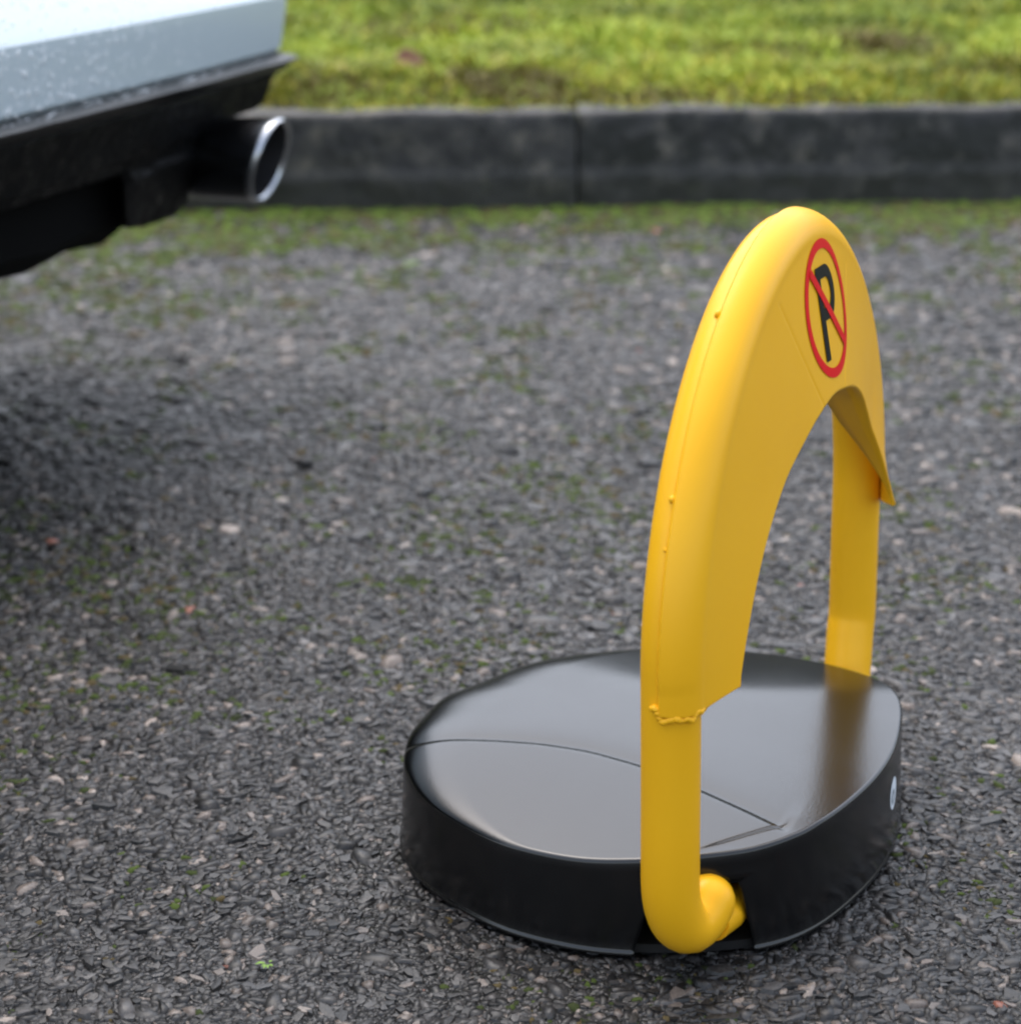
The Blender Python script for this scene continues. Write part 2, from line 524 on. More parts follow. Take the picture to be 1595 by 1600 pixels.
HOLLOWS = [(-.02, 4.55, .13, .11), (.06, 4.42, .10, .07), (-.36, 4.38, .07, .06), (.30, 4.40, .12, .05), (.95, 5.3, .14, .3), (-.15, 4.37, .06, .05), (.62, 4.38, .09, .05)]
def blades(num, seed):
    g = np.random.default_rng(seed)
    d = .045 + 5.2 * g.random(num) ** 1.35
    yk = 4.26 + d
    x = (g.random(num) - .5) * (yk * .62 + .8)
    y = kerb_y(x) + d - .028 * vnoise(x, x * 0, 9, 15) ** 2 * np.exp(-(d - .045) * 14)
    z = lawn_z(x, y)
    tuft = vnoise(x, y, 12, 31); patch = vnoise(x, y, 2.2, 32)
    h = (.009 + .020 * g.random(num)) * (.5 + 1.1 * tuft) * np.clip(.45 + d * 1.6, .4, 1.1)
    w = (.0020 + .0028 * g.random(num)) * (1 + d * .25)
    a = g.random(num) * 2 * np.pi
    lean = (.3 + g.random(num) * 1.6)
    la = g.random(num) * 2 * np.pi
    dx, dy = np.cos(a) * w, np.sin(a) * w
    ox, oy = np.cos(la) * lean * h, np.sin(la) * lean * h
    b0 = np.stack([x - dx, y - dy, z - .004], -1); b1 = np.stack([x + dx, y + dy, z - .004], -1)
    m0 = np.stack([x - dx * .8 + ox * .4, y - dy * .8 + oy * .4, z + h * .6], -1); m1 = np.stack([x + dx * .8 + ox * .4, y + dy * .8 + oy * .4, z + h * .6], -1)
    t0 = np.stack([x - dx * .15 + ox, y - dy * .15 + oy, z + h], -1); t1 = np.stack([x + dx * .15 + ox, y + dy * .15 + oy, z + h], -1)
    V = np.stack([b0, b1, m0, m1, t0, t1], 1)
    F = (np.array([(0, 1, 3, 2), (2, 3, 5, 4)])[None] + (np.arange(num) * 6)[:, None, None]).reshape(-1, 4)
    cg = np.array([.38, .47, .05]); cy_ = np.array([.50, .45, .05]); cd = np.array([.15, .20, .03]); cb = np.array([.15, .12, .03])
    t = np.clip(patch * 1.1 + vnoise(x, y, 6, 39) * .9 - .55 + (g.random(num) - .5) * .5, 0, 1)[:, None]
    col = cd * (1 - t) + cg * t
    yel = (g.random(num) < np.clip(.15 + .6 * np.exp(-d / .35), 0, .65))[:, None]
    col = np.where(yel, cy_ * (.7 + .4 * t), col)
    hol = 0
    for (hx, hy, hw_, hd) in HOLLOWS: hol = hol + np.exp(-((x - hx) / hw_) ** 2 - ((y - hy) / hd) ** 2)
    brn = (g.random(num) < np.clip(hol, 0, .6) + np.clip(1.6 * np.exp(-d / .28) * (vnoise(x, y, 4.5, 40) - .35), 0, .8) + .5 * (vnoise(x, y, 3.1, 44) > .74))[:, None]
    col = np.where(brn, cb, col)
    col = col * (.7 + .6 * g.random(num))[:, None]
    C_ = np.repeat(col, 6, axis=0)
    return V.reshape(-1, 3), F, C_
V, F, C_ = blades(130000, 77)
o = mesh_obj('lawn_grass', V, F, m_grass, smooth=False, sharp=None, cols=C_)
tag(o, 'short bright green mossy grass on the lawn behind the kerb', 'grass', kind='stuff')

# hedge closing the lawn, above the frame but mirrored in the black shell
def leaf_cloud(num, cx, cy, w, d, h, seed):
    g = np.random.default_rng(seed)
    x = (g.random(num) - .5) * w; z = .1 + h * g.random(num) ** .8
    top = h * (.85 + .3 * vnoise(x + cx, x * 0, .8, seed))
    z = np.minimum(z, top)
    y = -(d * .5) * (1 - (z / h) ** 4 * .5) * (.7 + .5 * vnoise(x, z, 1.5, seed + 1)) * np.sign(g.random(num) - .25) 
    s_ = .05 + .05 * g.random(num)
    nrm = g.normal(size=(num, 3)); a = np.cross(nrm, [0, 0, 1.]); a /= np.linalg.norm(a, axis=1)[:, None]
    b = np.cross(a, nrm); b /= np.linalg.norm(b, axis=1)[:, None]
    P = np.stack([x, y, z], -1)
    V = np.stack([P - a * s_[:, None], P + b * s_[:, None] * .6, P + a * s_[:, None], P - b * s_[:, None] * .6], 1)
    F = np.arange(num * 4).reshape(-1, 4)
    col = np.array([.022, .04, .012]) * (.5 + 1.2 * g.random(num))[:, None]
    return V.reshape(-1, 3), F, np.repeat(col, 4, axis=0)
HW, HH = 26, 4.3
he = empty('hedge', (0, 17.5, .1))
V, F, C_ = leaf_cloud(42000, 0, 0, HW, 2.2, HH, 3)
mesh_obj('foliage', V, F, m_leafv, he, smooth=False, sharp=None, cols=C_)
bxv, bxf = [], []
for i in range(41):
    xx = -HW / 2 + HW * i / 40
    for k in range(12):
        a = math.pi * k / 11
        bxv.append((xx, -math.cos(a) * .75 * (1 + .15 * math.sin(i * 1.3)), HH * .86 * (math.sin(a)) ** .5 * (.93 + .07 * math.sin(i * 2.1))))
bxf = grid_faces(41, 12)
m_hd = mat('hedge_core', (.012, .02, .008), .9)
mesh_obj('inner_growth', bxv, bxf, m_hd, he)
for i in range(9):
    tv, tf = tube([(-12 + i * 3, 0, -.1), (-12 + i * 3 + .1, .05, 1.5), (-12 + i * 3, 0, 3.2)], [.12, .09, .04], 8)
    mesh_obj('stem', tv, tf, m_bark, he)
tag(he, 'tall dark green hedge at the far side of the lawn', 'hedge')

# ------------------------------------------------------------------ parking barrier
bar = empty('parking_barrier', barrier_w(SC, NC), math.pi / 2 - BANG)
tag(bar, 'raised yellow parking barrier hoop with no parking sign on a round black base', 'parking barrier')
def Lc(s, n, z):                     # (s, n, z) in metres -> barrier local
    return Vector((s - SC, -(n - NC), z))

# outline of the base shell, mirrored about s = SC ; points (s', n)
half = [(0, .086), (.058, .081), (.119, .066), (.158, .040), (.186, -.002), (.200, -.035), (.208, -.072), (.206, -.119), (.192, -.160), (.168, -.203), (.130, -.240), (.079, -.264), (.035, -.272), (0, -.274)]
far = half[:7] + [(.204, -.112), (.184, -.148), (.152, -.184), (.116, -.217), (.079, -.242), (.035, -.262), (0, -.272)]
full = [(-a, b) for a, b in half] + [(a, b) for a, b in far[::-1]][1:-1]
dense = catmull(full, 40, closed=True)
# resample evenly
seg = np.linalg.norm(np.roll(dense, -1, 0) - dense, axis=1); cum = np.concatenate([[0], np.cumsum(seg)])
NA = 480
tt = np.linspace(0, cum[-1], NA, endpoint=False)
dd = np.vstack([dense, dense[:1]])
OUT = np.stack([np.interp(tt, cum, dd[:, 0]), np.interp(tt, cum, dd[:, 1])], -1)
for _ in range(6): OUT = (np.roll(OUT, 1, 0) + OUT * 2 + np.roll(OUT, -1, 0)) / 4
CEN = np.array([0, -.095])
A_n = np.array([-.28, -.228, -.19, -.155, -.120, -.076, -.017, .020, .049, .10])
A_s = np.array([.108, .090, .078, .070, .068, .076, .100, .117, .132, .16])
_fine = np.linspace(-.28, .10, 400); _cs = np.interp(_fine, A_n, A_s)
ker = np.hanning(41); ker /= ker.sum()
_cs = np.convolve(np.pad(_cs, 20, mode='reflect', reflect_type='odd'), ker, 'valid')
def top_z(s, n):
    sp = np.abs(s)
    sa = np.interp(n, _fine, _cs)
    d = sp - sa
    kk = np.where(s > 0, .094, .062)
    sw = np.where(s > 0, .009, .0035)
    dp = sw * np.log1p(np.exp(np.clip(d / sw, -40, 40))) - sw * .69 * np.exp(-np.abs(d) / sw) * 0
    z = .0818 - kk * dp - .0055 * (dp / .14) ** 2 - .22 * np.clip(-n - .15, 0, None) ** 2
    z += .004 * np.clip(-d / .07, 0, 1) * 0
    # softly raised lip of the front panel where the folds meet
    inner = .047 - .9 * np.clip(sp - .125, 0, None)
    e = n - inner
    z -= .012 * .006 * np.log1p(np.exp(np.clip(e / .006, -30, 30))) * (1 / (1 + np.exp((sp - .19) / .004)))
    z -= (.0030 / (1 + np.exp(np.clip(d / .0017, -40, 40))) * np.exp(-np.clip(-d, 0, 1) / .014)) * (s < 0) * np.clip((.052 - n) / .01, 0, 1)
    gb_ = np.exp(-(e / .0018) ** 2) * np.clip((sp - .118) / .01, 0, 1) * np.clip((.185 - sp) / .02, 0, 1)
    z -= .0014 / (1 + np.exp(-np.clip(e / .0009, -40, 40))) * np.clip((sp - .112) / .016, 0, 1) * np.clip((.192 - sp) / .03, 0, 1) * (s < 0)
    # drop gently toward the left tip
    z -= .0
    return z
rings = np.concatenate([np.linspace(0, .9, 150), np.linspace(.905, 1, 34)])[1:]
V = []
def zrim_fn(i):
    s_, n_ = OUT[i] * 1.0
    return float(top_z(np.array(s_), np.array(n_)))
_lf = np.clip((-OUT[:, 1] - .11) / .15, 0, 1) ** 1.3
RF = .0028 + _lf * .050
RH = .0028 + _lf * .0100
frac_len = np.linalg.norm(OUT - CEN, axis=1)
TOPV = [(CEN[0], CEN[1], float(top_z(np.array(0.), np.array(CEN[1]))))]
cols_ = []
for r in rings:
    p = CEN + (OUT - CEN) * r
    z = top_z(p[:, 0], p[:, 1])
    dist = (1 - r) * frac_len                  # distance from edge
    q = np.clip(1 - dist / RF, 0, 1)
    z = z - RH * (1 - np.sqrt(np.clip(1 - q * q, 0, 1)))
    cols_.append(np.column_stack([p, z]))
rimz = cols_[-1][:, 2].copy()
# skirt rows
FL = 10
for k in range(1, FL + 1):
    t = k / FL
    z = rimz * (1 - t) + .006 * t
    off = .0025 * t
    p = CEN + (OUT - CEN) * (1 + off / frac_len)[:, None]
    cols_.append(np.column_stack([p, z]))
# rolled lip
for (off, z0) in ((.0031, .0045), (.0037, .0038), (.0037, .0016), (.002, .001)):
    p = CEN + (OUT - CEN) * (1 + off / frac_len)[:, None]
    cols_.append(np.column_stack([p, np.full(NA, z0)]))
NR = len(cols_)
arr = np.array(cols_)                            # rings x NA x 3
# notches for the hoop ends : find columns near (s'=-.176, n=.008)
def arcpos(target): return int(np.argmin(np.linalg.norm(OUT - np.array(target), axis=1)))
nr_top = len(rings)
faces = []
V = [Lc(a + SC, b, c) for a, b, c in TOPV]
def vid(r, i): return 1 + r * NA + (i % NA)
step = cum[-1] / NA
skip = set()
for sg in (-1, 1):
    ia, ib = arcpos((sg * .199, -.034)), arcpos((sg * .160, .037))
    lo, hi = (ia, ib)
    if (hi - lo) % NA > NA / 2: lo, hi = hi, lo
    width = (hi - lo) % NA
    rt = nr_top - 1 + 3                           # notch top row
    for r in range(rt, NR):
        zz = (r - rt) / max(1, (nr_top - 1 + FL - rt))
        zz = min(zz, 1.0)
        shift = (1 - zz) * 5 * step               # sides lean inward at the top
        for j in range(-14, 15):
            for edge, sign in ((lo, 1), (hi, -1)):
                if abs(j) > 14: continue
                fall = 1 - abs(j) / 15
                i = (edge + j) % NA
                tang = OUT[(i + 1) % NA] - OUT[(i - 1) % NA]; tang /= np.linalg.norm(tang)
                arr[r, i, :2] += tang * shift * sign * fall
        if r < NR - 1:
            for i in range(width):
                skip.add((r, (lo + i) % NA))
for r in range(NR):
    for i in range(NA):
        V.append(Lc(arr[r, i, 0] + SC, arr[r, i, 1], arr[r, i, 2]))
for i in range(NA): faces.append((0, vid(0, i), vid(0, i + 1)))
for r in range(NR - 1):
    for i in range(NA):
        if (r, i) in skip: continue
        faces.append((vid(r, i), vid(r + 1, i), vid(r + 1, i + 1), vid(r, i + 1)))
shell = mesh_obj('base_cover', V, faces, m_blk, bar, sharp=60)
so = shell.modifiers.new('solid', 'SOLIDIFY'); so.thickness = .0025; so.offset = 1

# steel plate under the cover, its edge showing in the notch
V, F = [], []
for zz, off in ((.0005, -.004), (.007, -.004)):
    for i in range(0, NA, 4):
        p = CEN + (OUT[i] - CEN) * (1 + off / frac_len[i])
        V.append(Lc(p[0] + SC, p[1], zz))
q = NA // 4
for i in range(q): F.append((i, (i + 1) % q, q + (i + 1) % q, q + i))
F.append(tuple(range(q))); F.append(tuple(range(q, 2 * q)))
mesh_obj('base_plate', V, F, m_steel_blk, bar, sharp=30)
# drive housing inside the cover, seen dark through the notch
V, F = [], []
bmh = bmesh.new(); bmesh.ops.create_cube(bmh, size=1)
bmesh.ops.bevel(bmh, geom=bmh.edges[:], offset=.06, segments=2, affect='EDGES')
for v in bmh.verts: v.co = Lc(SC, -.02, .036) + Vector((v.co.x * .22, v.co.y * .12, v.co.z * .056))
me = bpy.data.meshes.new('drive_housing'); bmh.to_mesh(me); bmh.free(); me.materials.append(m_steel_blk)
ob = bpy.data.objects.new('drive_housing', me); scene.collection.objects.link(ob); ob.parent = bar

# hoop
HWID, HZ0, HZT, HP = .2215, .2206, .4553, 1.884
LEAN = -.0203
TR = .0192
def nlean(z): return LEAN * (z - .027)
def arch(th):                       # th 0..pi  -> (s, z)
    c, s_ = math.cos(th), math.sin(th)
    return SC - HWID * math.copysign(abs(c) ** (2 / HP), c), HZ0 + (HZT - HZ0) * max(s_, 0) ** (2 / HP)
ctl = [(.039, .012, .0430), (.030, .010, .0365), (.019, .006, .0340), (.0085, .002, .044), (.002, 0, .063), (0, 0, .090), (0, 0, .13), (0, 0, .18)]
lowp = catmull(ctl, 8)
near_leg = [(a, b + nlean(c), c) for a, b, c in lowp]
mid = []
for th in np.linspace(0, math.pi, 97):
    s_, z_ = arch(th); mid.append((s_, nlean(z_), z_))
ctl2 = [(.047, .012, .0380), (.038, .009, .0370), (.027, .004, .043), (.0185, .002, .056), (.0115, .001, .074), (.0045, 0, .094), (0.0005, 0, .108), (0, 0, .14), (0, 0, .18)]
far_leg = [(2 * SC - a, b + nlean(c), c) for a, b, c in catmull(ctl2, 8)][::-1]
path = near_leg[:-1] + mid + far_leg[1:]
# drop near duplicates
pth = [path[0]]
for p in path[1:]:
    if math.dist(p, pth[-1]) > .0035: pth.append(p)
P = [Lc(*p) for p in pth]
# domed ends
def dome(P, r):
    d0 = (P[0] - P[1]).normalized(); d1 = (P[-1] - P[-2]).normalized()
    pre, post, rp, rq = [], [], [], []
    for a in (85, 70, 50, 30, 12):
        pre.append(P[0] + d0 * r * math.sin(R(a))); rp.append(r * math.cos(R(a)))
        post.insert(0, P[-1] + d1 * r * math.sin(R(a))); rq.insert(0, r * math.cos(R(a)))
    return pre + P + post, rp + [r] * len(P) + rq
PP, RR = dome(P, TR)
tv, tf = tube(PP, RR, 36)
mesh_obj('hoop', tv, tf, m_yel, bar, sharp=60)

# pivot shafts running from the hoop ends into the base
for sg in (0, 1):
    f_ = (lambda s: s) if sg == 0 else (lambda s: 2 * SC - s)
    tv, tf = tube([Lc(f_(.034), .018, .030), Lc(f_(.060), .020, .026), Lc(f_(.11), .020, .026)], [.012, .0125, .0125], 20)
    mesh_obj('pivot_shaft', tv, tf, m_yel, bar)

# face plate (shell wrapping the front of the tube and reaching inward to an inner arch)
inner_pts = [(.040, .200), (.052, .228), (.070, .260), (.094, .290), (.124, .315), (.156, .331), (.190, .345), (.221, .351)]
inner_pts = inner_pts + [(2 * SC - a + .012 * max(0, (.30 - b) / .1), b + .014 * max(0, (.30 - b) / .1)) for a, b in inner_pts[::-1][1:]]
inner_pts = [(a, b + (.011 * math.exp(-((a - .30) / .05) ** 2) if a > SC - .02 else 0)) for a, b in inner_pts]
inn = catmull(inner_pts, 12)
il = np.concatenate([[0], np.cumsum(np.linalg.norm(np.diff(inn, axis=0), axis=1))]); il /= il[-1]
# outer (tube centreline from z=.20 up and over)
oc = [(0.0, z) for z in np.linspace(.198, HZ0, 4)[:-1]] + [arch(t) for t in np.linspace(0, math.pi, 120)] + [(2 * SC, z) for z in np.linspace(HZ0, .208, 4)[1:]]
oc = np.array(oc)
ol = np.concatenate([[0], np.cumsum(np.linalg.norm(np.diff(oc, axis=0), axis=1))]); ol /= ol[-1]
NT = 460
tpar = np.linspace(0, 1, NT)
OCp = np.stack([np.interp(tpar, ol, oc[:, k]) for k in (0, 1)], -1)
INp = np.stack([np.interp(tpar, il, inn[:, k]) for k in (0, 1)], -1)
tang = np.gradient(OCp, axis=0); tang /= np.linalg.norm(tang, axis=1)[:, None]
for _ in range(3): tang[1:-1] = (tang[:-2] + tang[1:-1] + tang[2:]) / 3
outw = np.stack([-tang[:, 1], tang[:, 0]], -1)     # outward normal in (s,z)
SR = .0222
ND = 64
N_IN = .0378
prof_n = []
V = []; plate_pts = []
SEAM = 14
for i in range(NT):
    c = OCp[i]; o_ = outw[i]
    row = []
    for k in range(SEAM + 1):                     # arc from outermost line to the front
        a = R(-6) + (R(90) - R(-6)) * k / SEAM
        r_ = SR - (.0022 if k == 0 else 0)
        p = c + o_ * r_ * math.cos(a)
        row.append((p[0], r_ * math.sin(a), p[1]))
    for k in range(1, ND + 1):
        w = k / ND
        p = c * (1 - w) + INp[i] * w
        # flat centre panel and slightly folded wings, meeting at diagonal creases
        sp = abs(p[0] - SC)
        crease = .097 - (.453 - p[1]) * .71
        fold = max(0.0, sp - max(crease, 0)) if p[1] > .30 or True else 0
        nn_ = SR + (N_IN + .0025 * math.exp(-((p[0] - .245) / .07) ** 2) - SR) * w - .030 * fold * w + .007 * max(0, (tpar[i] - .8) / .2) * w
        if w > .06: nn_ -= .0006 * math.exp(-((sp - crease) / .0014) ** 2)
        row.append((p[0], nn_, p[1]))
    V.append(row)
V = np.array(V)                                    # NT x K x 3 (s, n, z)
plate = V.copy()
K = V.shape[1]
verts = [Lc(a, b + nlean(c), c) for row in V for a, b, c in row]
F = grid_faces(NT, K)
fp = mesh_obj('face_plate', verts, F, m_yel, bar, sharp=25)
so = fp.modifiers.new('solid', 'SOLIDIFY'); so.thickness = .0022; so.offset = 1
fb = fp.modifiers.new('bev', 'BEVEL'); fb.width = .0006; fb.segments = 2; fb.limit_method = 'ANGLE'; fb.angle_limit = R(50)

# return flange along the inner arch, tapering to nothing at both tips
V = []
for i in range(NT):
    t = tpar[i]
    w = .034 * min(1, (math.sin(math.pi * t) / .80)) ** 1.1
    s_, n_, z_ = plate[i, -1]
    for q in (0, .35, .7, 1):
        V.append(Lc(s_, n_ - w * q - .0004 + nlean(z_), z_ + .002 * q))
fl = mesh_obj('inner_flange', V, grid_faces(NT, 4), m_yel, fp)
so = fl.modifiers.new('solid', 'SOLIDIFY'); so.thickness = .0018; so.offset = 0

# weld beads: rough bead across the bottom of the plate on each leg, spots up the seam
def blob(center, r, sq=(1, 1, 1), seed=0):
    bm = bmesh.new(); bmesh.ops.create_icosphere(bm, subdivisions=2, radius=1)
    vs = []
    for v in bm.verts:
        d = 1 + .35 * mnoise.noise(v.co * 1.7 + Vector((seed, 0, 0)))
        vs.append(center + Vector((v.co.x * sq[0], v.co.y * sq[1], v.co.z * sq[2])) * r * d)
    fs = [tuple(v.index for v in f.verts) for f in bm.faces]
    bm.free(); return vs, fs
def merge(parts):
    V, F = [], []
    for v, f in parts:
        o_ = len(V); V += v; F += [tuple(i + o_ for i in q) for q in f]
    return V, F
for sg in (0,):
    parts = []
    for k in range(44):
        a = R(-14) + R(150) * k / 43
        s_ = -math.cos(a) * (TR + .0012); n_ = math.sin(a) * (TR + .0012)
        z_ = .1965 + .0036 * mnoise.noise(Vector((k * .21, sg + .4, 0))) + .0008 * math.sin(k * 1.1) + (.006 - k * .0012 if k < 5 else 0)
        if sg: s_ = 2 * SC - s_
        parts.append(blob(Lc(s_, n_ + nlean(z_), z_), .0025 + .0011 * mnoise.noise(Vector((k * .35, 3, sg))), (1, 1, .9), seed=k * .3))
    V, F = merge(parts)
    mesh_obj('weld_bead', V, F, m_yel, fp, sharp=None)
for (s_, z_) in ((.089, .433), (.003, .332), (-.002, .301)):
    i = int(np.argmin(np.hypot(plate[:, 0, 0] - s_, plate[:, 0, 2] - z_)))
    p = plate[i, 0]
    v, f = blob(Lc(p[0] + .0008, p[1] - .0005 + nlean(p[2]), p[2]), .0024 if z_ != .301 else .0012, (1, 1, 1.3), seed=z_ * 50)
    mesh_obj('weld_spot', v, f, m_yel, fp, sharp=None)

# no parking sticker on the plate surface
flat = plate[:, SEAM:, :].reshape(-1, 3)
def plate_n(s, z):
    d = np.hypot(flat[:, 0] - s, flat[:, 2] - z)
    idx = np.argpartition(d, 6)[:6]
    # local plane fit
    A_ = np.column_stack([flat[idx, 0], flat[idx, 2], np.ones(6)])
    wts = 1 / (d[idx] + 1e-4) ** 2
    return float((flat[idx, 1] * wts).sum() / wts.sum())
SZ, SS = .4095, SC + .0105
# smooth quadratic fit of the plate round the sticker, so the print lies flat
m_ = np.hypot(flat[:, 0] - SS, flat[:, 2] - SZ) < .056
fs, fz, fn = flat[m_, 0] - SS, flat[m_, 2] - SZ, flat[m_, 1]
def basis(a, b): return np.stack([np.ones_like(a), a, b, a * a, b * b, a * b, a * a * b, b ** 3, a ** 4, a * a * b * b, b ** 4], -1)
coef = np.linalg.lstsq(basis(fs, fz), fn, rcond=None)[0]
def sign_pt(a, b, lift):
    n_ = float(basis(np.array(a), np.array(b)) @ coef) + .0001 + lift
    return Lc(SS + a, n_ + nlean(SZ + b), SZ + b)
def strip(pairs, lift, cross=4):
    V = []
    for (p, q) in pairs:
        for k in range(cross + 1):
            t = k / cross
            V.append(sign_pt(p[0] * (1 - t) + q[0] * t, p[1] * (1 - t) + q[1] * t, lift))
    return V, grid_faces(len(pairs), cross + 1)
RO, RI = .0475, .0408
V, F = strip([((RO * math.cos(a), RO * math.sin(a)), (RI * math.cos(a), RI * math.sin(a))) for a in np.linspace(0, 2 * math.pi, 121)], .0005)
stk = mesh_obj('no_parking_sticker', V, F, m_red, fp, sharp=None)
d_ = Vector((.707, -.707)); pr_ = Vector((.707, .707))
V, F = strip([((d_.x * t + pr_.x * .0034, d_.y * t + pr_.y * .0034), (d_.x * t - pr_.x * .0034, d_.y * t - pr_.y * .0034)) for t in np.linspace(-.0415, .0415, 24)], .0010)
mesh_obj('red_slash', V, F, m_red, stk, sharp=None)
st = [((-.0185, z), (-.0095, z)) for z in np.linspace(-.034, .030, 24)]
V1, F1 = strip(st, .0007)
bowl = []
for t in np.linspace(0, 1, 8)[:-1]: bowl.append(((-.0095 + t * .0115, .030), (-.0095 + t * .0115, .0215)))
for a in np.linspace(90, -90, 25):
    bowl.append(((.002 + .0185 * math.cos(R(a)), .0115 + .0185 * math.sin(R(a))), (.002 + .0095 * math.cos(R(a)), .0115 + .0100 * math.sin(R(a)))))
for t in np.linspace(0, 1, 8)[1:]: bowl.append(((.002 - t * .0115, -.007), (.002 - t * .0115, .0015)))
V2, F2 = strip(bowl, .0007)
V, F = merge([(V1, F1), (V2, F2)])
mesh_obj('letter_p', V, F, m_pblk, stk, sharp=None)

# small oval sticker on the skirt, right hand side
i0 = arcpos((.245 - SC, .09))
def skirt_pt(du, z, lift):
    i = i0 + du / step
    a = int(math.floor(i)); f_ = i - a
    p = OUT[a % NA] * (1 - f_) + OUT[(a + 1) % NA] * f_
    tg = OUT[(a + 2) % NA] - OUT[(a - 2) % NA]; tg /= np.linalg.norm(tg); nm_ = np.array([tg[1], -tg[0]])
    if np.dot(nm_, p - CEN) < 0: nm_ = -nm_
    t = (1 - z / .078)
    p = p + nm_ * (lift + .0025 * max(0, min(1, t)))
    return Lc(p[0] + SC, p[1], z)
def oval(cu, cz, ru, rz, lift, inner=0.0):
    V = []; n_ = 40
    rr_ = [inner, .5 * (1 + inner), 1]
    for k in range(n_ + 1):
        a = 2 * math.pi * k / n_
        for q in rr_: V.append(skirt_pt(cu + ru * q * math.cos(a), cz + rz * q * math.sin(a), lift))
    return V, grid_faces(n_ + 1, 3)
V, F = oval(0, .047, .0115, .0125, .0004)
ls = mesh_obj('round_label_sticker', V, F, m_wst, bar, sharp=None); ls['label'] = 'small round white sticker with grey print'
V, F = oval(.002, .045, .006, .006, .0007, .45)
mesh_obj('printed_mark', V, F, m_gst, ls, sharp=None)

# ------------------------------------------------------------------ car
E_ = Vector((-.295, -.955, 0)).normalized()      # across the rear, far corner -> near corner
RW = Vector((-E_.y, E_.x, 0))                    # rearward
if RW.x < 0: RW = -RW
P1 = Vector((-.288, 2.923, 0))
CWID = 1.98
car_o = P1 + E_ * (CWID / 2)
car = empty('parked_car', car_o, math.atan2(RW.y, RW.x))
tag(car, 'white car with rain drops on its rear bumper and a chrome tipped exhaust', 'car')
# local: +x rearward, +y = far side (towards -E_)
YS = 1 if (Matrix.Rotation(math.atan2(RW.y, RW.x), 3, 'Z') @ Vector((0, 1, 0))).dot(-E_) > 0 else -1
def Cl(r, w, z): return Vector((r, YS * (CWID / 2 - w), z))     # w from far corner

def plan_loop(xr, xf, hw, rc_r=.07, rc_f=.45, crown=.02, n=14):
    """closed loop of (x, y), rear at xr, front at xf (negative)"""
    pts = []
    def arc(cx, cy, r, a0, a1, m):
        for k in range(m + 1):
            a = R(a0 + (a1 - a0) * k / m); pts.append((cx + r * math.cos(a), cy + r * math.sin(a)))
    for k in range(25):
        t = -1 + 2 * k / 24
        pts.append((xr - crown * t * t, t * (hw - rc_r)))
    arc(xr - crown - rc_r, hw - rc_r, rc_r, 0, 90, 10)
    for k in range(1, 30): pts.append((xr - crown - rc_r + (xf + rc_f - xr + crown + rc_r) * k / 30, hw))
    arc(xf + rc_f, hw - rc_f, rc_f, 90, 180, 12)
    for k in range(1, 8): pts.append((xf, (hw - rc_f) * (1 - 2 * k / 8)))
    arc(xf + rc_f, -hw + rc_f, rc_f, 180, 270, 12)
    for k in range(1, 30): pts.append((xf + rc_f + (xr - crown - rc_r - xf - rc_f) * k / 30, -hw))
    arc(xr - crown - rc_r, -hw + rc_r, rc_r, 270, 360, 10)
    return pts
def loft(levels, close_top=True, close_bot=False):
    V = []; m = None
    for (z, args) in levels:
        lp = plan_loop(**args); m = len(lp)
        V += [Vector((a, b, z)) for a, b in lp]
    F = []
    for l in range(len(levels) - 1):
        for k in range(m):
            F.append((l * m + k, l * m + (k + 1) % m, (l + 1) * m + (k + 1) % m, (l + 1) * m + k))
    if close_top: F.append(tuple((len(levels) - 1) * m + k for k in range(m)))
    if close_bot: F.append(tuple(range(m))[::-1])
    return V, F
HWc = CWID / 2
# painted bumper and body: visible part is z .435 .. .56
lv = [(.437, dict(xr=-.012, xf=-4.25, hw=HWc - .004, rc_r=.016)),
      (.443, dict(xr=-.006, xf=-4.26, hw=HWc + .000, rc_r=.016)),
      (.500, dict(xr=.003, xf=-4.27, hw=HWc + .004, rc_r=.016)),
      (.514, dict(xr=.003, xf=-4.27, hw=HWc + .004, rc_r=.016)),
      (.522, dict(xr=-.003, xf=-4.27, hw=HWc + .004, rc_r=.025)),
      (.560, dict(xr=-.046, xf=-4.27, hw=HWc - .003, rc_r=.05)),
      (.585, dict(xr=-.085, xf=-4.26, hw=HWc - .002, rc_r=.08)),
      (.600, dict(xr=-.100, xf=-4.25, hw=HWc - .006, rc_r=.14)),
      (.700, dict(xr=-.115, xf=-4.20, hw=HWc - .004, rc_r=.18)),
      (.850, dict(xr=-.125, xf=-4.05, hw=HWc - .003, rc_r=.20)),
      (.990, dict(xr=-.150, xf=-3.70, hw=HWc - .035, rc_r=.22)),
      (1.04, dict(xr=-.170, xf=-3.20, hw=HWc - .060, rc_r=.24))]
V, F = loft(lv)
body = mesh_obj('body', V, F, m_paint, car, sharp=18)
lv = [(1.035, dict(xr=-.19, xf=-3.10, hw=HWc - .085, rc_r=.25)),
      (1.28, dict(xr=-.28, xf=-2.70, hw=HWc - .150, rc_r=.25)),
      (1.52, dict(xr=-.42, xf=-2.25, hw=HWc - .215, rc_r=.25))]
V, F = loft(lv, close_top=False)
mesh_obj('window_glass', V, F, m_glass, car, sharp=25)
lv = [(1.515, dict(xr=-.38, xf=-2.28, hw=HWc - .205, rc_r=.25)),
      (1.57, dict(xr=-.46, xf=-2.15, hw=HWc - .23, rc_r=.28)),
      (1.61, dict(xr=-.70, xf=-1.95, hw=HWc - .32, rc_r=.28))]
V, F = loft(lv, close_bot=True)
mesh_obj('roof', V, F, m_paint, car, sharp=35)

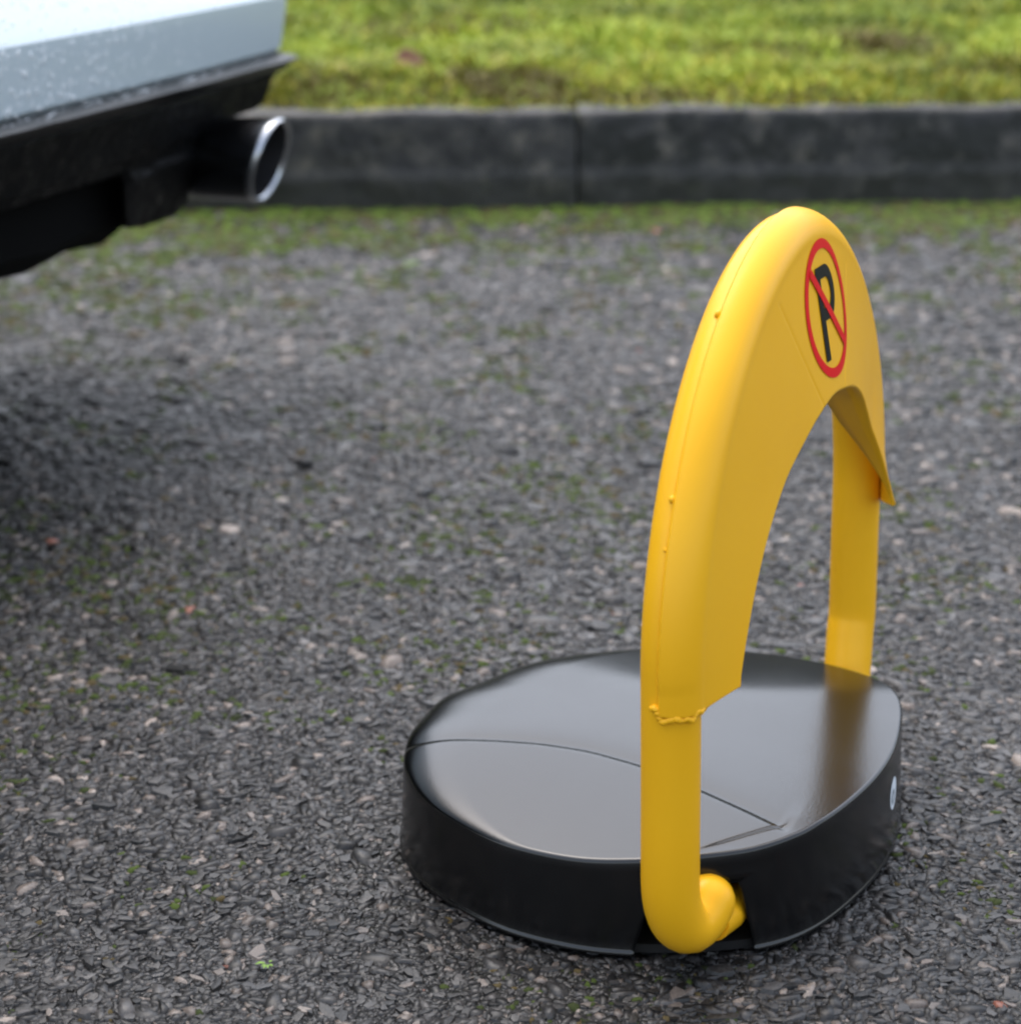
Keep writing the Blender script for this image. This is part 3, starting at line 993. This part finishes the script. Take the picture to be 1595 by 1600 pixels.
# black lip under the paint, running round the rear corner
lipp = [(-.024, .4385), (.0, .4365), (.0155, .4325), (.0180, .4305), (.0170, .4285), (.0080, .4235), (-.002, .415), (-.03, .404), (-.10, .404)]
def sweep_rear(profile, wl, zfun=None, seed=0):
    V = []
    for (w, back) in wl:
        for k, (r_, z) in enumerate(profile):
            V.append((r_, w, z, back))
    return V
# plan path of rear from side to side incl. corners: list (x, y) and outward normals
def rear_path(xr, hw, rc, crown, side=.9):
    pts = []
    for k in range(16): pts.append((-side + (side - crown - rc) * k / 16 , hw, 0, 1))
    for k in range(9):
        a = R(90 - 90 * k / 8); pts.append((xr - crown - rc + rc * math.cos(a), hw - rc + rc * math.sin(a), math.cos(a), math.sin(a)))
    m_ = 60
    for k in range(1, m_):
        t = 1 - 2 * k / m_; pts.append((xr - crown * t * t, t * (hw - rc), 1, 0))
    for k in range(9):
        a = R(0 - 90 * k / 8); pts.append((xr - crown - rc + rc * math.cos(a), -hw + rc + rc * math.sin(a), math.cos(a), math.sin(a)))
    for k in range(1, 17): pts.append((xr - crown - rc - (side - crown - rc) * k / 16, -hw, 0, -1))
    return pts
RP = rear_path(0, HWc, .012, .02)
V = []
for j, (x_, y_, nx, ny) in enumerate(RP):
    for k, (r_, z) in enumerate(lipp):
        jit = .0012 * mnoise.noise(Vector((x_ * 40, y_ * 40, k)))
        V.append(Vector((x_ + nx * (r_ + jit), y_ + ny * (r_ + jit), z + jit)))
mesh_obj('bumper_lip', V, grid_faces(len(RP), len(lipp)), m_lip, car, sharp=45)

# valance below the lip: bottom edge varies along the width (cut out round the exhaust, diffuser recess)
def zb(w):
    w_ = min(w, CWID - w)
    pts = [(0, .410), (.02, .395), (.05, .374), (.08, .366), (.16, .368), (.22, .366), (.240, .350), (.250, .265), (.275, .253), (.37, .255), (.425, .262), (.465, .335), (.60, .338), (.9, .338)]
    return float(np.interp(w_, [p[0] for p in pts], [p[1] for p in pts]))
V = []; RP2 = rear_path(0, HWc, .035, .02, side=.5)
# denser sampling across the rear
ys = np.linspace(HWc - .002, -HWc + .002, 200)
NVv = 22
for y_ in ys:
    w = HWc - y_
    x_ = -.02 * (abs(y_) / HWc) ** 2 - (.03 * max(0, (abs(y_) - HWc + .05) / .05) ** 2)
    b = zb(w)
    for k in range(NVv):
        t = k / (NVv - 1)
        z = .412 + (b - .412) * t
        r_ = -.004 - .05 * ((.412 - z) / .15) ** .9 if z < .412 else -.004
        r_ += -.006 * (1 if .33 < z < .352 else 0) + .0025 * mnoise.noise(Vector((y_ * 14, z * 30, 2)))
        V.append(Vector((x_ + r_, YS * y_, z)))
val = mesh_obj('rear_valance', V, grid_faces(len(ys), NVv), m_trim, car, sharp=35)
so = val.modifiers.new('solid', 'SOLIDIFY'); so.thickness = .006; so.offset = -1
# diffuser recess panel and undertray
bmu = bmesh.new()
def slab(pts_bottom, z_list): pass
V, F = [], []
tray = [(-.075, .345), (-.085, .262), (-.12, .235), (-.9, .20), (-3.6, .20), (-3.9, .26), (-4.0, .44), (-.2, .43)]
for w in np.linspace(.38, CWID - .38, 14):
    for r_, z in tray: V.append(Cl(r_, w, z + (.004 * math.sin(w * 30) if r_ > -.2 else 0)))
F = grid_faces(14, len(tray))
F.append(tuple(range(len(tray)))); F.append(tuple(13 * len(tray) + k for k in range(len(tray))))
mesh_obj('undertray', V, F, m_under, car, sharp=30)
V = []; tray2 = [(-.17, .43), (-.17, .30), (-.6, .24), (-.6, .43)]
for w in (.03, .42): 
    for r_, z in tray2: V.append(Cl(r_, w, z))
mesh_obj('inner_arch_liner', V, grid_faces(2, 4), m_under, car, sharp=30)
V = [Cl(r_, CWID - w, z) for w in (.03, .42) for r_, z in tray2]
mesh_obj('inner_arch_liner', V, grid_faces(2, 4), m_under, car, sharp=30)

# exhausts
def exhaust(w, bare=False):
    o_ = bpy.data.objects.new('exhaust_tip', None)
    zc = .319; ro, ri = .0545, .0475
    segs = 56
    def ring(r, x0, slant, yo=1.0):
        return [Cl(x0 - .014 + slant * math.sin(2 * math.pi * k / segs) , w, zc) + Vector((0, YS * r * yo * math.cos(2 * math.pi * k / segs), r * math.sin(2 * math.pi * k / segs))) for k in range(segs)]
    rows = [ring(ro * .88, -.10, 0), ring(ro * .97, -.06, 0), ring(ro, -.03, .004), ring(ro, .020, .010), ring(ro, .043, .0135)]
    V = [v for rw in rows for v in rw]
    F = []
    for l in range(len(rows) - 1):
        for k in range(segs): F.append((l * segs + k, l * segs + (k + 1) % segs, (l + 1) * segs + (k + 1) % segs, (l + 1) * segs + k))
    tip = mesh_obj('exhaust_tip', V, F, m_tip, car, sharp=50)
    rows = [ring(ro, .043, .0135), ring(ro + .0006, .048, .0145), ring(ro + .0002, .0525, .0155), ring(ro - .0018, .0545, .016), ring(ro - .0042, .0535, .0158), ring(ri + .0006, .050, .015)]
    V = [v for rw in rows for v in rw]; F = []
    for l in range(len(rows) - 1):
        for k in range(segs): F.append((l * segs + k, l * segs + (k + 1) % segs, (l + 1) * segs + (k + 1) % segs, (l + 1) * segs + k))
    mesh_obj('chrome_rim', V, F, m_chrome, tip, sharp=60)
    rows = [ring(ri + .0004, .0502, .015), ring(ri - .001, .040, .013), ring(ri - .0015, 0, 0), ring(ri * .8, -.02, 0), ring(.002, -.021, 0)]
    V = [v for rw in rows for v in rw]; F = []
    for l in range(len(rows) - 1):
        for k in range(segs): F.append((l * segs + k, l * segs + (k + 1) % segs, (l + 1) * segs + (k + 1) % segs, (l + 1) * segs + k))
    mesh_obj('inner_pipe', V, F, m_soot, tip, sharp=60)
exhaust(.205)

# wheels
def wheel(r_, w):
    c = Cl(r_, w, .31)
    V = []; prof = [(.19, -.10), (.225, -.105), (.29, -.10), (.308, -.08), (.31, 0), (.308, .08), (.29, .10), (.225, .105), (.19, .10)]
    seg_ = 48
    for k in range(seg_):
        a = 2 * math.pi * k / seg_
        for rr0, yy in prof: V.append(c + Vector((rr0 * math.cos(a), yy, rr0 * math.sin(a))))
    wh = mesh_obj('wheel', V, grid_faces(seg_, len(prof), True), m_tyre, car, sharp=40); wh['label'] = 'black tyred wheel'
    V = []; prof2 = [(.02, .03), (.06, .055), (.15, .05), (.185, .075), (.205, .103)]
    sgn = 1 if c.y > 0 else -1
    for k in range(seg_):
        a = 2 * math.pi * k / seg_
        dip = -.05 if (k % 9) in (3, 4, 5, 6) else 0
        for q, (rr0, yy) in enumerate(prof2): V.append(c + Vector((rr0 * math.cos(a), sgn * (yy + (dip if q in (1, 2) else 0)), rr0 * math.sin(a))))
    mesh_obj('rim', V, grid_faces(seg_, len(prof2), True), m_rim, wh, sharp=40)
for r_ in (-.86, -3.42):
    for w in (.13, CWID - .13): wheel(r_, w)

# rain drops on the paint and on the lip
bm = bmesh.new(); bmesh.ops.create_icosphere(bm, subdivisions=1, radius=1)
bv = np.array([v.co[:] for v in bm.verts]); bf = np.array([[v.index for v in f.verts] for f in bm.faces]); bm.free()
g = np.random.default_rng(3); VV = []; FF = []
cnt = 0
for _ in range(4200):
    w = g.random() * 1.25 + .03; z = .44 + g.random() * .16
    y_ = HWc - w
    # rear surface x at this height
    zs = [.437, .443, .500, .514, .522, .560, .585, .60]; xs = [-.012, -.006, .003, .003, -.003, -.046, -.085, -.10]
    x_ = float(np.interp(z, zs, xs)) - .02 * (y_ / (HWc - .06)) ** 2
    if w < .09: continue
    r0 = .0007 + .0016 * g.random() ** 3
    st_ = 1 + (1.6 * g.random() if r0 > .0014 else .2)
    p = bv * np.array([r0 * .55, r0, r0 * st_]) + np.array([x_ + r0 * .1, YS * y_, z])
    VV.append(p); FF.append(bf + cnt); cnt += len(bv)
o = mesh_obj('rain_drops', np.vstack(VV), np.vstack(FF), m_drop, body, sharp=None); o['kind'] = 'stuff'
VV = []; FF = []; cnt = 0
for _ in range(900):
    w = g.random() * 1.3 + .05; y_ = HWc - w
    r_ = -.005 + .02 * g.random(); z = .436 - max(0, r_ - 0) * .35
    x_ = -.02 * (y_ / (HWc - .035)) ** 2
    r0 = .0008 + .0016 * g.random() ** 2
    p = bv * np.array([r0, r0, r0 * .6]) + np.array([x_ + r_, YS * y_, z])
    VV.append(p); FF.append(bf + cnt); cnt += len(bv)
o = mesh_obj('lip_drops', np.vstack(VV), np.vstack(FF), m_drop, car, sharp=None); o['kind'] = 'stuff'

# ------------------------------------------------------------------ small things lying about
def leaf_mesh(name, loc, rz, l, w, material, curl=.3, tilt=(0, 0)):
    V = []; nu, nv = 13, 7
    for i in range(nu):
        t = i / (nu - 1)
        hw_ = w * math.sin(math.pi * t ** .8) ** .8 * (.5 + .05 * math.sin(i * 2.7)) + .0003
        for j in range(nv):
            q = -1 + 2 * j / (nv - 1)
            V.append(Vector(((t - .5) * l, q * hw_, curl * l * ((t - .5) ** 2) + abs(q) * hw_ * .5 + .001)))
    o_ = mesh_obj(name, V, grid_faces(nu, nv), material, sharp=None)
    o_.location = loc; o_.rotation_euler = (tilt[0], tilt[1], rz)
    s_ = o_.modifiers.new('s', 'SOLIDIFY'); s_.thickness = .0006
    return o_
PIT = R(18); FPX = 3250
def px_ground(px, py, z):
    d = Vector((px - 797.5, 0, 0)) + Vector((0, math.sin(PIT), math.cos(PIT))) * (800 - py) + Vector((0, math.cos(PIT), -math.sin(PIT))) * FPX
    t = (z - .72) / d.z
    return Vector((0, 0, .72)) + d * t
def on_lawn(px, py, up=.0):
    p = px_ground(px, py, .21)
    return Vector((p.x, p.y, float(lawn_z(np.array(p.x), np.array(p.y))) + up))
p = on_lawn(640, 122, .028)
tag(leaf_mesh('fallen_leaf', p, .2, .065, .05, m_dead, .5, (.7, .1)), 'curled reddish brown leaf lying on the grass behind the kerb', 'leaf')
p = px_ground(1025, 366, 0)
tag(leaf_mesh('fallen_leaf', p + Vector((0, 0, .004)), 1.2, .022, .016, m_rust, .5, (.3, 0)), 'small orange leaf on the mossy road edge left of the hoop top', 'leaf')
p = px_ground(848, 1284 - 0, 0)
p = px_ground(475, 727, 0)
v, f = blob(Vector((0, 0, .003)), .0085, (1.2, 1, .8), 4)
o = mesh_obj('pebble', v, f, m_stone, sharp=None); o.location = p
tag(o, 'small black pebble lying alone on the asphalt left of the hoop', 'pebble')
# weed sprig at the kerb foot
def sprig(name, loc, nleaf, size, material, seed, upr=.8):
    g = random.Random(seed); parts = []
    for k in range(nleaf):
        a = g.random() * 6.28; l = size * (.5 + .6 * g.random()); w = l * .45
        base = Vector((math.cos(a) * size * .25, math.sin(a) * size * .25, 0))
        d = Vector((math.cos(a), math.sin(a), upr * (0.3 + g.random()))).normalized()
        sd = Vector((-math.sin(a), math.cos(a), 0))
        vs, fs_ = [], []
        for i in range(6):
            t = i / 5; hw_ = w * .5 * math.sin(math.pi * (t * .9 + .05))
            c_ = base + d * l * t + Vector((0, 0, -l * .35 * t * t))
            for q in (-1, 0, 1): vs.append(c_ + sd * hw_ * q + Vector((0, 0, abs(q) * hw_ * .35)))
        fs_ = grid_faces(6, 3); parts.append((vs, fs_))
    V, F = merge(parts)
    o_ = mesh_obj(name, V, F, material, sharp=None); o_.location = loc
    return o_
p = px_ground(492, 338, 0)
tag(sprig('weed_plant', p, 26, .035, m_weed, 4), 'small green weed growing at the kerb foot beside the exhaust', 'weed')
p = px_ground(418, 1512, 0)
tag(sprig('moss_sprig', p + Vector((0, 0, .003)), 8, .0065, m_weed, 9, .3), 'tiny bright green sprig on the asphalt at the bottom left', 'moss sprig')
p = px_ground(640, 410, 0)
tag(sprig('weed_plant', p, 60, .018, m_weed, 14, .2), 'flat bright green moss patch on the asphalt in front of the kerb joint', 'moss patch')

scene.cycles.use_denoising = True
